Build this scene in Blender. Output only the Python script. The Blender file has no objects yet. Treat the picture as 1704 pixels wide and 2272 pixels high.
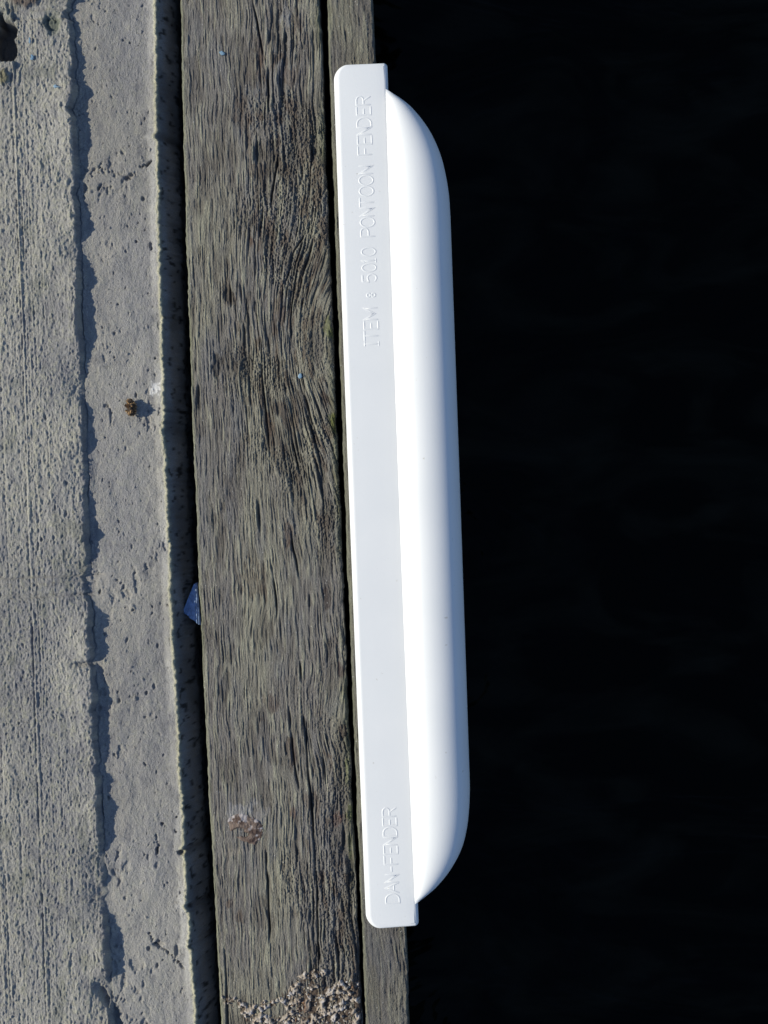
import bpy, bmesh, math
import numpy as np
from mathutils import Vector, noise as mnoise

# ------------------------------------------------------------------ frame
S = bpy.context.scene
COL = S.collection
H = 1.4                      # camera height above the timber (m)
P = 1.0/1896.0*0.97359       # metres per photo pixel on the z=0 plane
TH = math.atan(0.0402)       # small roll of the camera against the planks
CT, ST = math.cos(TH), math.sin(TH)
CX, CY = 852.0, 1136.0

def W(px, py, z=0.0):
    """measured photo position -> plan position at height z"""
    dx, dy = px-CX, py-CY
    k = P*(H-z)/H
    return ((dx*CT-dy*ST)*k, -(dy*CT+dx*ST)*k)

def curve_x(pts, z=0.0, lo=-3.0, hi=3.0):
    """edge line measured at some places -> smooth x(y) function, straight beyond"""
    q = sorted([W(a, b, z) for a, b in pts], key=lambda t: t[1])
    ys = np.array([t[1] for t in q]); xs = np.array([t[0] for t in q])
    n = 2 if len(ys) < 5 else 3
    if len(ys) <= 3: n = len(ys)-1
    mid = ys.mean(); c = np.polyfit(ys-mid, xs, min(n, 2))
    def f(y):
        yc = np.clip(y, -0.66, 0.66)
        return np.polyval(c, yc-mid)
    return f

# ------------------------------------------------------------------ camera
cam_d = bpy.data.cameras.new('camera'); cam = bpy.data.objects.new('camera', cam_d)
COL.objects.link(cam); S.camera = cam
cam.location = (0, 0, H); cam.rotation_euler = (0, 0, -TH)
cam_d.sensor_fit = 'VERTICAL'; cam_d.sensor_height = 24; cam_d.sensor_width = 18
cam_d.lens = 12*H/(2272*P/2)
cam_d.clip_start = 0.05; cam_d.clip_end = 500

# ------------------------------------------------------------------ light
SUN_EL = math.radians(33); SUN_AZ = (-1.0, 0.075)
w = bpy.data.worlds.new('World'); S.world = w; w.use_nodes = True
nt = w.node_tree; nt.nodes.clear()
sky = nt.nodes.new('ShaderNodeTexSky'); sky.sky_type = 'NISHITA'; sky.sun_disc = False
sky.sun_elevation = SUN_EL; sky.sun_rotation = math.atan2(SUN_AZ[0], SUN_AZ[1])
sky.air_density = 1.0; sky.dust_density = 0.3; sky.ozone_density = 2.0
bg = nt.nodes.new('ShaderNodeBackground'); bg.inputs['Strength'].default_value = 0.118
wo = nt.nodes.new('ShaderNodeOutputWorld')
tn = nt.nodes.new('ShaderNodeVectorMath'); tn.operation = 'MULTIPLY'; tn.inputs[1].default_value = (0.90, 0.945, 1.06)
nt.links.new(sky.outputs[0], tn.inputs[0]); nt.links.new(tn.outputs[0], bg.inputs[0]); nt.links.new(bg.outputs[0], wo.inputs[0])
sl = bpy.data.lights.new('sun', 'SUN'); sl.energy = 4.6; sl.angle = math.radians(0.53); sl.color = (1.0, 0.95, 0.79)
so = bpy.data.objects.new('sun', sl); COL.objects.link(so); so.location = (-3, 0, 3)
az = Vector((SUN_AZ[0], SUN_AZ[1], 0)).normalized()
sd = az*math.cos(SUN_EL)+Vector((0, 0, math.sin(SUN_EL)))
so.rotation_euler = sd.to_track_quat('Z', 'Y').to_euler()
S.view_settings.view_transform = 'Standard'; S.view_settings.look = 'None'
S.view_settings.exposure = 0.0; S.view_settings.gamma = 1.0; S.view_settings.use_curve_mapping = False
S.render.resolution_x = 768; S.render.resolution_y = 1024

# ------------------------------------------------------------------ helpers
def tag(o, label=None, cat=None, group=None, kind=None):
    if label: o['label'] = label
    if cat: o['category'] = cat
    if group: o['group'] = group
    if kind: o['kind'] = kind
    return o

def link(name, me, mat=None, parent=None, smooth=True):
    o = bpy.data.objects.new(name, me); COL.objects.link(o)
    if mat: me.materials.append(mat)
    if parent: o.parent = parent
    if smooth: me.polygons.foreach_set('use_smooth', np.ones(len(me.polygons), bool))
    return o

def grid_mesh(name, X, Y, Z, col=None, flip=False):
    n, m = X.shape
    me = bpy.data.meshes.new(name)
    co = np.stack([X, Y, Z], -1).reshape(-1, 3).astype(np.float32)
    i = np.arange(n*m).reshape(n, m)
    a, b, c, d = i[:-1, :-1], i[:-1, 1:], i[1:, 1:], i[1:, :-1]
    q = np.stack([a, b, c, d] if not flip else [a, d, c, b], -1).reshape(-1, 4)
    me.vertices.add(len(co)); me.vertices.foreach_set('co', co.ravel())
    me.loops.add(q.size); me.loops.foreach_set('vertex_index', q.ravel().astype(np.int32))
    me.polygons.add(len(q)); me.polygons.foreach_set('loop_start', (np.arange(len(q))*4).astype(np.int32))
    me.polygons.foreach_set('loop_total', np.full(len(q), 4, np.int32))
    me.update(calc_edges=True)
    if col is not None: set_col(me, col)
    return me

def set_col(me, col):
    at = me.color_attributes.new('tint', 'FLOAT_COLOR', 'POINT')
    c = np.ones((len(me.vertices), 4), np.float32); c[:, :3] = col.reshape(-1, 3)
    at.data.foreach_set('color', c.ravel())

def raw_mesh(name, V, F):
    me = bpy.data.meshes.new(name); me.from_pydata([tuple(v) for v in V], [], [tuple(f) for f in F]); me.update()
    if name not in ('lettering', 'water'):
        bm = bmesh.new(); bm.from_mesh(me); bmesh.ops.recalc_face_normals(bm, faces=bm.faces); bm.to_mesh(me); bm.free()
    return me

def hash2(ix, iy, seed):
    h = (ix.astype(np.int64)*374761393 + iy.astype(np.int64)*668265263 + seed*1442695041) & 0xFFFFFFFF
    h = ((h ^ (h >> 13))*1274126177) & 0xFFFFFFFF
    h = ((h ^ (h >> 16))*2246822519) & 0xFFFFFFFF
    return ((h ^ (h >> 15)) & 0xFFFFFF)/float(0xFFFFFF)

def vn(x, y, seed=0):
    """value noise, -1..1"""
    x = np.asarray(x, float); y = np.asarray(y, float)
    fx, fy = np.floor(x), np.floor(y); tx, ty = x-fx, y-fy
    tx = tx*tx*(3-2*tx); ty = ty*ty*(3-2*ty)
    ix, iy = fx.astype(np.int64), fy.astype(np.int64)
    a = hash2(ix, iy, seed); b = hash2(ix+1, iy, seed); c = hash2(ix, iy+1, seed); d = hash2(ix+1, iy+1, seed)
    return ((a*(1-tx)+b*tx)*(1-ty)+(c*(1-tx)+d*tx)*ty)*2-1

def fbm(x, y, seed=0, oct=4, gain=0.5):
    r = 0; a = 1; t = 0
    for k in range(oct):
        # turn each octave a little so that no lattice shows
        an = 0.6*k+0.3; ca, sa = math.cos(an), math.sin(an)
        r = r+a*vn((x*ca-y*sa)*2**k, (x*sa+y*ca)*2**k, seed+k*17); t += a; a *= gain
    return r/t*1.6

def sst(a, b, x):
    t = np.clip((x-a)/(b-a), 0, 1); return t*t*(3-2*t)

def mix(c0, c1, t):
    return c0*(1-t[..., None])+c1*t[..., None]

def C(*c): return np.array(c, float)

def axis(fine_lo, fine_hi, step, lo, hi, coarse):
    a = list(np.arange(fine_lo, fine_hi, step))
    lo_side = []; s = step; x = fine_lo
    while x > lo: s = min(s*1.25, coarse); x -= s; lo_side.append(x)
    hi_side = []; s = step; x = a[-1]
    while x < hi: s = min(s*1.25, coarse); x += s; hi_side.append(x)
    return np.array(lo_side[::-1]+a+hi_side)

# ------------------------------------------------------------------ materials
def mat_tint(name, rough=0.9, spec=0.25, fine=900, amp=0.25, bump=0.35, dist=0.0006, stretch=(1, 1, 1), sparkle=0):
    m = bpy.data.materials.new(name); m.use_nodes = True
    n = m.node_tree; N = n.nodes; L = n.links
    p = N['Principled BSDF']
    at = N.new('ShaderNodeAttribute'); at.attribute_name = 'tint'
    tc = N.new('ShaderNodeTexCoord'); mp = N.new('ShaderNodeMapping'); mp.inputs['Scale'].default_value = stretch
    L.new(tc.outputs['Object'], mp.inputs['Vector'])
    ns = N.new('ShaderNodeTexNoise'); ns.inputs['Scale'].default_value = fine; ns.inputs['Detail'].default_value = 3
    ns.inputs['Roughness'].default_value = 0.7
    L.new(mp.outputs[0], ns.inputs['Vector'])
    mr = N.new('ShaderNodeMapRange'); mr.inputs['From Min'].default_value = 0.25; mr.inputs['From Max'].default_value = 0.75
    mr.inputs['To Min'].default_value = 1-amp; mr.inputs['To Max'].default_value = 1+amp
    L.new(ns.outputs['Fac'], mr.inputs['Value'])
    vm = N.new('ShaderNodeVectorMath'); vm.operation = 'SCALE'
    L.new(at.outputs['Color'], vm.inputs[0]); L.new(mr.outputs[0], vm.inputs['Scale'])
    L.new(vm.outputs[0], p.inputs['Base Color'])
    bp = N.new('ShaderNodeBump'); bp.inputs['Strength'].default_value = bump; bp.inputs['Distance'].default_value = dist
    L.new(ns.outputs['Fac'], bp.inputs['Height']); L.new(bp.outputs[0], p.inputs['Normal'])
    p.inputs['Roughness'].default_value = rough
    p.inputs['Specular IOR Level'].default_value = spec
    return m

def mat_plain(name, col, rough=0.8, spec=0.3, scale=600, amp=0.3, bump=0.4, dist=0.0005):
    m = bpy.data.materials.new(name); m.use_nodes = True
    n = m.node_tree; N = n.nodes; L = n.links; p = N['Principled BSDF']
    tc = N.new('ShaderNodeTexCoord')
    ns = N.new('ShaderNodeTexNoise'); ns.inputs['Scale'].default_value = scale; ns.inputs['Detail'].default_value = 4
    L.new(tc.outputs['Object'], ns.inputs['Vector'])
    mr = N.new('ShaderNodeMapRange'); mr.inputs['From Min'].default_value = 0.3; mr.inputs['From Max'].default_value = 0.7
    mr.inputs['To Min'].default_value = 1-amp; mr.inputs['To Max'].default_value = 1+amp
    L.new(ns.outputs['Fac'], mr.inputs['Value'])
    vm = N.new('ShaderNodeVectorMath'); vm.operation = 'SCALE'; vm.inputs[0].default_value = col
    L.new(mr.outputs[0], vm.inputs['Scale']); L.new(vm.outputs[0], p.inputs['Base Color'])
    bp = N.new('ShaderNodeBump'); bp.inputs['Strength'].default_value = bump; bp.inputs['Distance'].default_value = dist
    L.new(ns.outputs['Fac'], bp.inputs['Height']); L.new(bp.outputs[0], p.inputs['Normal'])
    p.inputs['Roughness'].default_value = rough; p.inputs['Specular IOR Level'].default_value = spec
    return m

M_conc = mat_tint('weathered_concrete', rough=0.92, spec=0.2, fine=820, amp=0.30, bump=1.0, dist=0.0022)
M_wood = mat_tint('weathered_timber', rough=0.8, spec=0.3, fine=900, amp=0.34, bump=1.0, dist=0.0020, stretch=(1, 0.5, 1))
M_crust = mat_tint('pale_crust', rough=0.85, spec=0.3, fine=900, amp=0.2, bump=0.4, dist=0.0006)

def white_pvc():
    m = bpy.data.materials.new('white_pvc'); m.use_nodes = True
    n = m.node_tree; N = n.nodes; L = n.links; p = N['Principled BSDF']
    tc = N.new('ShaderNodeTexCoord')
    ns = N.new('ShaderNodeTexNoise'); ns.inputs['Scale'].default_value = 14; ns.inputs['Detail'].default_value = 3
    L.new(tc.outputs['Object'], ns.inputs['Vector'])
    cr = N.new('ShaderNodeValToRGB')
    cr.color_ramp.elements[0].position = 0.3; cr.color_ramp.elements[0].color = (0.725, 0.73, 0.73, 1)
    cr.color_ramp.elements[1].position = 0.7; cr.color_ramp.elements[1].color = (0.76, 0.76, 0.755, 1)
    L.new(ns.outputs['Fac'], cr.inputs[0])
    sp = N.new('ShaderNodeTexNoise'); sp.inputs['Scale'].default_value = 160; sp.inputs['Detail'].default_value = 2
    L.new(tc.outputs['Object'], sp.inputs['Vector'])
    s2 = N.new('ShaderNodeValToRGB')
    s2.color_ramp.elements[0].position = 0.20; s2.color_ramp.elements[0].color = (0.62, 0.58, 0.5, 1)
    s2.color_ramp.elements[1].position = 0.27; s2.color_ramp.elements[1].color = (1, 1, 1, 1)
    L.new(sp.outputs['Fac'], s2.inputs[0])
    mx = N.new('ShaderNodeMix'); mx.data_type = 'RGBA'; mx.blend_type = 'MULTIPLY'; mx.inputs['Factor'].default_value = 0.6
    L.new(cr.outputs[0], mx.inputs['A']); L.new(s2.outputs[0], mx.inputs['B'])
    L.new(mx.outputs['Result'], p.inputs['Base Color'])
    bp = N.new('ShaderNodeBump'); bp.inputs['Strength'].default_value = 0.06; bp.inputs['Distance'].default_value = 0.001
    b2 = N.new('ShaderNodeTexNoise'); b2.inputs['Scale'].default_value = 500; b2.inputs['Detail'].default_value = 3
    L.new(tc.outputs['Object'], b2.inputs['Vector']); L.new(b2.outputs['Fac'], bp.inputs['Height'])
    L.new(bp.outputs[0], p.inputs['Normal'])
    p.inputs['Roughness'].default_value = 0.42; p.inputs['Specular IOR Level'].default_value = 0.4
    return m
M_pvc = white_pvc()

# ------------------------------------------------------------------ water
def water():
    m = bpy.data.materials.new('dark_water'); m.use_nodes = True
    n = m.node_tree; N = n.nodes; L = n.links; p = N['Principled BSDF']
    p.inputs['Base Color'].default_value = (0.0012, 0.0018, 0.0017, 1)
    p.inputs['Roughness'].default_value = 0.08; p.inputs['IOR'].default_value = 1.33; p.inputs['Specular IOR Level'].default_value = 0.14
    tc = N.new('ShaderNodeTexCoord'); mp = N.new('ShaderNodeMapping'); mp.inputs['Scale'].default_value = (1.0, 2.2, 1)
    mk = N.new('ShaderNodeTexNoise'); mk.inputs['Scale'].default_value = 4.5; mk.inputs['Detail'].default_value = 6; mk.inputs['Distortion'].default_value = 1.2
    L.new(mp.outputs[0], mk.inputs['Vector'])
    mc = N.new('ShaderNodeValToRGB'); mc.color_ramp.elements[0].position = .45; mc.color_ramp.elements[0].color = (.0016, .0015, .0006, 1)
    mc.color_ramp.elements[1].position = .75; mc.color_ramp.elements[1].color = (.0120, .0115, .0070, 1)
    L.new(mk.outputs['Fac'], mc.inputs[0]); L.new(mc.outputs[0], p.inputs['Base Color'])  # broad lighter smears in the base colour stand in for faint reflections
    mp.inputs['Rotation'].default_value = (0, 0, 0.6)
    L.new(tc.outputs['Object'], mp.inputs['Vector'])
    ns = N.new('ShaderNodeTexNoise'); ns.inputs['Scale'].default_value = 3.0; ns.inputs['Detail'].default_value = 4
    ns.inputs['Distortion'].default_value = 0.6
    L.new(mp.outputs[0], ns.inputs['Vector'])
    bp = N.new('ShaderNodeBump'); bp.inputs['Strength'].default_value = 0.5; bp.inputs['Distance'].default_value = 0.06
    L.new(ns.outputs['Fac'], bp.inputs['Height']); L.new(bp.outputs[0], p.inputs['Normal'])
    me = raw_mesh('water', [(-60, -60, -0.5), (60, -60, -0.5), (60, 60, -0.5), (-60, 60, -0.5)], [(0, 1, 2, 3)])
    tag(link('water', me, m, smooth=False), 'near-black calm water below the edge of the jetty', kind='structure')
water()

# ------------------------------------------------------------------ concrete deck
Z_UP, Z_LOW = 0.004, -0.006
yv = axis(-0.64, 0.64, 0.00095, -1.6, 1.6, 0.03)

edge1 = curve_x([(157, 0), (160, 330), (167, 600), (168, 760), (176, 880), (183, 1120), (193, 1270), (196, 1420), (203, 1560), (211, 1720), (222, 1880), (230, 2020), (228, 2120), (236, 2260)], Z_UP)
edge2 = curve_x([(343, 0), (354, 300), (358, 600), (363, 860), (372, 1136), (384, 1400), (395, 1600), (402, 1720), (412, 1900), (423, 2080), (438, 2272)], Z_LOW)
# how far the shadow of the step reaches (photo px) along it: the step is higher there
STEP = [(0,27),(54,29),(87,22),(119,30),(174,29),(203,38),(289,41),(325,38),(362,31),(391,22),(434,30),(470,33),(506,42),(524,23),(557,18),(580,30),(620,42),(650,34),(665,42),(741,45),(777,32),(825,21),(846,11),(876,12),(907,26),(952,28),(979,31),(1012,18),(1072,20),(1118,26),(1147,26),(1165,32),(1185,45),(1204,30),(1240,23),(1250,14),(1289,15),(1331,18),(1355,30),(1376,42),(1421,39),(1445,42),(1464,32),(1471,6),(1482,22),(1527,36),(1557,45),(1587,36),(1650,39),(1678,27),(1700,21),(1730,36),(1763,30),(1790,47),(1820,38),(1869,33),(1905,9),(1923,15),(1947,21),(1983,5),(1995,9),(2031,21),(2092,39),(2137,39),(2161,38),(2173,18),(2190,3),(2215,10),(2240,20),(2272,24)]
sy = np.array([W(200, a[0])[1] for a in STEP])[::-1]; sh = np.array([a[1] for a in STEP])[::-1]*P*math.tan(SUN_EL)

def stamp(Xg, Yg, Zg, cx, cy, rx, ry, depth, rot=0.0, p=2.0):
    """sink (or raise) an elliptical dimple in a height field"""
    R = max(rx, ry)*1.6
    j = np.where((Yg[:, 0] > cy-R) & (Yg[:, 0] < cy+R))[0]
    if not len(j): return
    s = slice(j[0], j[-1]+1)
    dx, dy = Xg[s]-cx, Yg[s]-cy
    c_, s_ = math.cos(rot), math.sin(rot)
    d = np.sqrt(((dx*c_+dy*s_)/rx)**2+((-dx*s_+dy*c_)/ry)**2)
    Zg[s] -= depth*(1-sst(0.45, 1.15, d))

def deck():
    nU = 420
    e1 = edge1(yv)[:, None]; e2 = edge2(yv)[:, None]
    Yc = yv[:, None]
    # small raggedness of the two arrises
    e1 = e1+0.0016*fbm(Yc*60, 0*Yc+3.3, 5, 4)+0.0007*vn(Yc*420, 0*Yc, 9)
    e2 = e2+0.0010*fbm(Yc*45, 0*Yc+7.3, 6, 3)+0.0008*vn(Yc*350, 0*Yc, 19)
    # chips out of the step's arris
    for (py, d, wd) in ((30, .006, .012), (165, .003, .008), (235, .005, .012), (430, .004, .008), (1282, .009, .012), (1315, .006, .009), (1475, .006, .006), (1575, .003, .006), (1905, .004, .01), (2000, .004, .008)):
        yc = W(180, py)[1]; e1 = e1-d*np.exp(-((Yc-yc)/wd)**2)*(0.7+0.5*vn(Yc*300, 0*Yc, 31))
    for (py, d, wd) in ((300, .004, .006), (960, .004, .01), (1890, .006, .004), (2010, .004, .01), (2100, .003, .01)):
        yc = W(360, py)[1]; e2 = e2-d*np.exp(-((Yc-yc)/wd)**2)*(0.7+0.5*vn(Yc*300, 0*Yc, 37))
    one = np.ones_like(Yc)
    # ---- upper slab
    uf = axis(-0.50, -0.3355, 0.0007, -1.8, -0.3356, 0.03)
    uf = uf[uf < -0.337]
    base = edge1(np.array([0.0]))[0]
    off = (uf[None, :]-(uf[-1]))            # distance left of the arris
    X1 = e1+off
    Y1 = Yc+0*X1
    dE = -off                                # >0
    H1 = 0.0009*fbm(X1*20, Y1*14, 11, 3)+0.0005*fbm(X1*120, Y1*50, 13, 3)*sst(-.6, .8, fbm(X1*14, Y1*9, 15, 2))
    br = vn(X1*330+1.5*vn(X1*40, Y1*10, 2), Y1*16, 21)*0.6+vn(X1*640+vn(X1*80, Y1*40, 4), Y1*55, 23)*0.7+vn(X1*480, Y1*95, 22)*.5
    H1 += 0.0006*br*(0.5+0.5*sst(-0.5, 0.6, fbm(X1*9, Y1*6, 25, 2)))
    gr = fbm(X1*430, Y1*330, 27, 3, 0.6)
    H1 += 0.00045*gr+.0006*sst(.3, .9, vn(X1*600, Y1*210, 28))-.0006*sst(.4, .9, vn(X1*560+3, Y1*230, 26))+.0003*vn(X1*900, Y1*260, 24)+.0006*vn(X1*720, Y1*480, 20)
    lp = vn(X1*170, Y1*90, 29); H1 -= 0.0006*sst(0.62, 0.95, lp)
    lp2 = vn(X1*260, Y1*150, 33); H1 += 0.0005*sst(0.5, 0.95, lp2)
    # trowelled grooves running along
    for gx, gd, ww in ((-0.470, .0008, .001), (-0.462, .0004, .001), (-0.447, .0005, .001), (-0.428, .001, .0011), (-0.405, .0006, .001), (-0.388, .0006, .0009)):
        xx = X1-(gx+0.0018*vn(Y1*7, 0*Y1+gx*99, 41))
        H1 -= gd*np.exp(-(xx/ww)**2)*sst(-.5, .5, vn(Y1*9, 0*Y1+gx*55, 43))
    grv = np.random.default_rng(77)
    for k in range(26):
        gx = grv.uniform(-.497, -.375) if k > 8 else grv.uniform(-.50, -.44); ww = grv.uniform(.0006, .0011); gd = grv.uniform(.0003, .0009)
        xx = X1-(gx+Y1*.004+0.0012*vn(Y1*6, 0*Y1+k*9.1, 42))
        H1 -= gd*np.exp(-(xx/ww)**2)*sst(-.2, .5, vn(Y1*14, 0*Y1+k*5.5, 44)+.5*vn(Y1*90, X1*200, 46)); H1 += .5*gd*np.exp(-((xx-ww*2)/ww)**2)
    stepz = np.interp(Yc, sy, sh, left=0.011, right=0.011)
    stepz = Z_LOW+stepz+0.0004*vn(Yc*260, 0*Yc, 47)
    ew = np.exp(-(dE/0.016)**2)
    Z1 = Z_UP+H1
    Z1 = Z1*(1-ew)+(stepz+0.6*H1+0.0006*gr)*ew
    Z1 -= 0.0006*np.exp(-dE/0.0012)
    # rough crumbly band near the arris
    Z1 += 0.0011*fbm(X1*260, Y1*200, 51, 3, .6)*np.exp(-(dE/0.012)**2)
    # broken hole at the top left
    hx, hy = W(12, 92)
    dd = np.sqrt(((X1-hx)/0.0135)**2+((Y1-hy)/0.026)**2)+0.25*fbm(X1*90, Y1*90, 53, 3)
    Z1 -= 0.030*(1-sst(0.8, 1.02, dd))
    Z1 += 0.004*np.exp(-((dd-1.25)/0.22)**2)*(X1 < hx+.01)
    hx2, hy2 = W(10, 172); d2 = np.sqrt(((X1-hx2)/0.006)**2+((Y1-hy2)/0.010)**2)+0.3*fbm(X1*200, Y1*200, 57, 2)
    Z1 += 0.0035*(1-sst(.6, 1.1, d2))
    hx3, hy3 = W(60, 6); d3 = np.sqrt(((X1-hx3)/0.020)**2+((Y1-hy3)/0.007)**2)+0.3*fbm(X1*150, Y1*150, 59, 2)
    Z1 += 0.003*(1-sst(.5, 1.1, d3))
    hx4, hy4 = W(118, 55); d4 = np.sqrt(((X1-hx4)/0.010)**2+((Y1-hy4)/0.016)**2)+0.35*fbm(X1*150, Y1*150, 61, 2)
    Z1 -= 0.005*(1-sst(.5, 1.1, d4))
    rng = np.random.default_rng(4)
    for k in range(150):
        cx, cy = rng.uniform(-.48, -.345), rng.uniform(-.62, .62)
        if k % 2: continue
        stamp(X1, Y1, Z1, cx, cy, rng.uniform(.0008, .0022), rng.uniform(.001, .0045), rng.choice([1, 1, 1, -.7])*rng.uniform(.0008, .0022), rng.normal(0, .3))
    # colour of the cement skin, with yellowish highlights and purplish shade painted in, algae
    t = fbm(X1*16, Y1*9, 71, 4)
    c = mix(C(.305, .295, .262), C(.245, .24, .228), sst(-.5, .6, t))
    c = mix(c, C(.34, .33, .245), 0.6*sst(0.0, .8, gr+br*.5))  # raised grain lightened, a sunlit highlight kept in the colour
    c = mix(c, C(.15, .15, .165), 0.45*sst(.25, .9, fbm(X1*90, Y1*45, 73, 3)))  # dark lilac patches carry the purplish shade as colour
    yy = (Y1-W(0, 260)[1])/0.1
    moss = sst(.1, .7, fbm(X1*45, Y1*30, 75, 3)+0.9*sst(0, 1.4, yy)-.35)
    c = mix(c, C(.12, .13, .10), .4*moss)
    c = mix(c, C(.10, .075, .06), 0.8*(1-sst(.5, 1.2, d3)))
    c = mix(c, C(.09, .11, .085), 0.8*(1-sst(.5, 1.3, d4)))
    c = mix(c, C(.14, .13, .07), 0.8*(1-sst(.5, 1.2, d2)))
    c = mix(c, C(.14, .135, .13), 0.7*(1-sst(.8, 1.1, dd)))  # inside of the hole darkened by colour, standing in for its shadow
    c1 = c
    # ---- the step's rough riser
    k = np.array([.25, .5, .75, 1.0])[None, :]
    lowz = Z_LOW+0*Yc
    XR = e1+0.0004+0.0046*k+0.0006*vn(Yc*300, k*4, 77)
    ZR = Z1[:, -1:]*(1-k)+(lowz+.0004)*k
    # let the concave foot run out softly
    YR = Yc+0*XR; cR = mix(C(.27, .265, .24), C(.18, .185, .19), sst(-.5, .5, fbm(XR*100, YR*100, 79, 2)))
    # ---- lower slab
    st = np.linspace(0, 1, 130)[None, :]
    XA = e1+0.0052; X2 = XA+(e2-XA)*st; Y2 = Yc+0*X2
    dl = X2-XA; dr = e2-X2
    H2 = 0.0011*fbm(X2*18, Y2*10, 111, 3)+.0010*fbm(X2*55, Y2*38, 112, 3)+0.00014*fbm(X2*430, Y2*360, 113, 3, .6)-.0007*sst(.55, .95, vn(X2*520, Y2*430, 114))+.00028*vn(X2*760, Y2*560, 118)+.0005*sst(.45, .95, vn(X2*600+9, Y2*520, 116))+0.00022*fbm(X2*180, Y2*90, 115, 2)
    rough = sst(.1, .7, fbm(X2*22, Y2*16, 117, 3)+.35*np.exp(-((Y2-W(0, 400)[1])/.03)**2)+.3*np.exp(-((Y2-W(0, 2150)[1])/.09)**2))
    H2 += rough*(-0.0022*sst(.05, .7, fbm(X2*170, Y2*115, 119, 3)))
    Z2 = Z_LOW+H2+0.0012*np.exp(-(dl/0.004)**2)
    # raised smooth lip, then the crumbling arris
    lip = sst(0.013, 0.003, dr); Z2 += 0.0034*sst(0.012, 0.0025, dr)*(0.85+.45*vn(Y2*25, 0*Y2, 121)+.25*vn(Y2*90, X2*60, 122))
    Z2 += 0.0007*np.exp(-(dr/.003)**2)*fbm(X2*400, Y2*300, 123, 2)
    Z2 += 0.0016*sst(.0042, .0006, dr)*(1+.5*vn(X2*500, Y2*330, 125))
    for k2 in range(330):
        cx, cy = rng.uniform(-.345, -.25), rng.uniform(-.62, .62)
        big = rng.random() < .14
        stamp(X2, Y2, Z2, cx, cy, rng.uniform(.0007, .0016)*(1.7 if big else 1), rng.uniform(.0009, .0028)*(1.6 if big else 1), rng.choice([1, 1, 1, -.7])*rng.uniform(.0008, .0019)*(1.4 if big else 1), rng.normal(0, .5))
    # pits and lumps seen in the photograph
    for (a, b, rx, ry, d) in ((283, 395, .0045, .0035, .004), (292, 388, .003, .003, .003), (210, 375, .003, .002, .002), (318, 441, .0025, .003, .003), (303, 536, .0018, .0018, .003), (336, 545, .003, .005, .003), (345, 795, .0016, .0016, .003),
                              (300, 1550, .003, .003, -.002), (325, 1538, .002, .003, .003), (342, 1524, .0022, .004, .002), (265, 1555, .0022, .004, .0025), (350, 1433, .002, .003, .002), (294, 1350, .004, .006, -.0025), (296, 1353, .002, .002, .003),
                              (403, 1891, .0045, .0035, .008), (360, 1828, .0022, .002, .004), (392, 1813, .0015, .0015, .003), (391, 1846, .0014, .0013, .003), (349, 1886, .002, .005, .003), (352, 2095, .008, .0035, .0035), (330, 2105, .003, .003, .003), (392, 2110, .003, .008, .003),
                              (236, 900, .004, .003, .002), (246, 922, .0015, .009, .0018), (262, 675, .0018, .0016, .002), (255, 2100, .003, .002, .002)):
        cx, cy = W(a, b, Z_LOW); stamp(X2, Y2, Z2, cx, cy, rx, ry, d)
    # broken diagonal crack where the step dies out at the bottom
    for (pl_, dpt) in (((( 238, 896), (250, 915), (247, 945)), .0012), (((330, 2070), (345, 2095), (372, 2112), (395, 2135), (410, 2150)), .0022), (((345, 1850), (352, 1875), (348, 1895)), .0016), (((312, 372), (328, 364), (336, 356)), .0022), (((190, 380), (225, 372), (262, 385), (290, 395), (305, 385)), .0012)):
        for (a, b), (a2, b2) in zip(pl_[:-1], pl_[1:]):
            for t in np.linspace(0, 1, 9):
                cx, cy = W(a+(a2-a)*t+rng.normal()*1.2, b+(b2-b)*t+rng.normal()*1.2, Z_LOW); stamp(X2, Y2, Z2, cx, cy, rng.uniform(.0010, .0020), rng.uniform(.001, .002), dpt*rng.uniform(.5, 1.2), 0)
    # broken diagonal crack where the step dies out at the bottom
    for (a, b, r, d) in ((222, 2190, .007, .003), (232, 2205, .007, .005), (243, 2222, .006, .006), (255, 2245, .006, .007), (262, 2268, .006, .007), (268, 2295, .006, .007)):
        cx, cy = W(a, b, Z_LOW); stamp(X2, Y2, Z2, cx, cy, r*.8, r*1.5, d, .45); stamp(X1, Y1, Z1, cx, cy, r*.8, r*1.5, d*.8, .45)
    t = fbm(X2*14, Y2*8, 171, 4)
    c = mix(C(.275, .266, .252), C(.235, .23, .232), sst(-.5, .6, t))
    c = mix(c, C(.30, .295, .25), .35*sst(.0, .9, fbm(X2*300, Y2*200, 173, 2)))
    c = mix(c, C(.14, .14, .155), .4*sst(.2, .9, fbm(X2*120, Y2*70, 175, 3)))  # purplish shade painted into the lower slab as dark patches
    c = mix(c, C(.34, .335, .33), .8*sst(.015, .004, dr)*sst(-.6, .5, fbm(X2*30, Y2*15, 177, 2)))  # lip band lightened in the colour, as a slope facing the sun
    c = mix(c, C(.44, .42, .29), .85*np.exp(-(dr/.0026)**2))  # cream rim: the arris's sunlit highlight painted into the colour
    wx, wy = W(343, 860, Z_LOW); ws = 1-sst(.5, 1.2, np.sqrt(((X2-wx)/.006)**2+((Y2-wy)/.007)**2)+.5*fbm(X2*300, Y2*300, 179, 2))
    c = mix(c, C(.6, .6, .6), .8*ws)
    c2 = c
    # ---- side of the slab, falling away into the gap
    dz = np.concatenate([np.array([.0012, .0028, .005, .008, .012]), np.linspace(.017, .11, 22), np.array([.13, .15])])[None, :]
    X3 = e2+.0012+dz*.50-.46*np.maximum(dz-.036, 0)+.0012*fbm(dz*60, Yc*35, 181, 3)*sst(0, .01, dz)+0.0009*vn(dz*400, Yc*300, 183)
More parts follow.
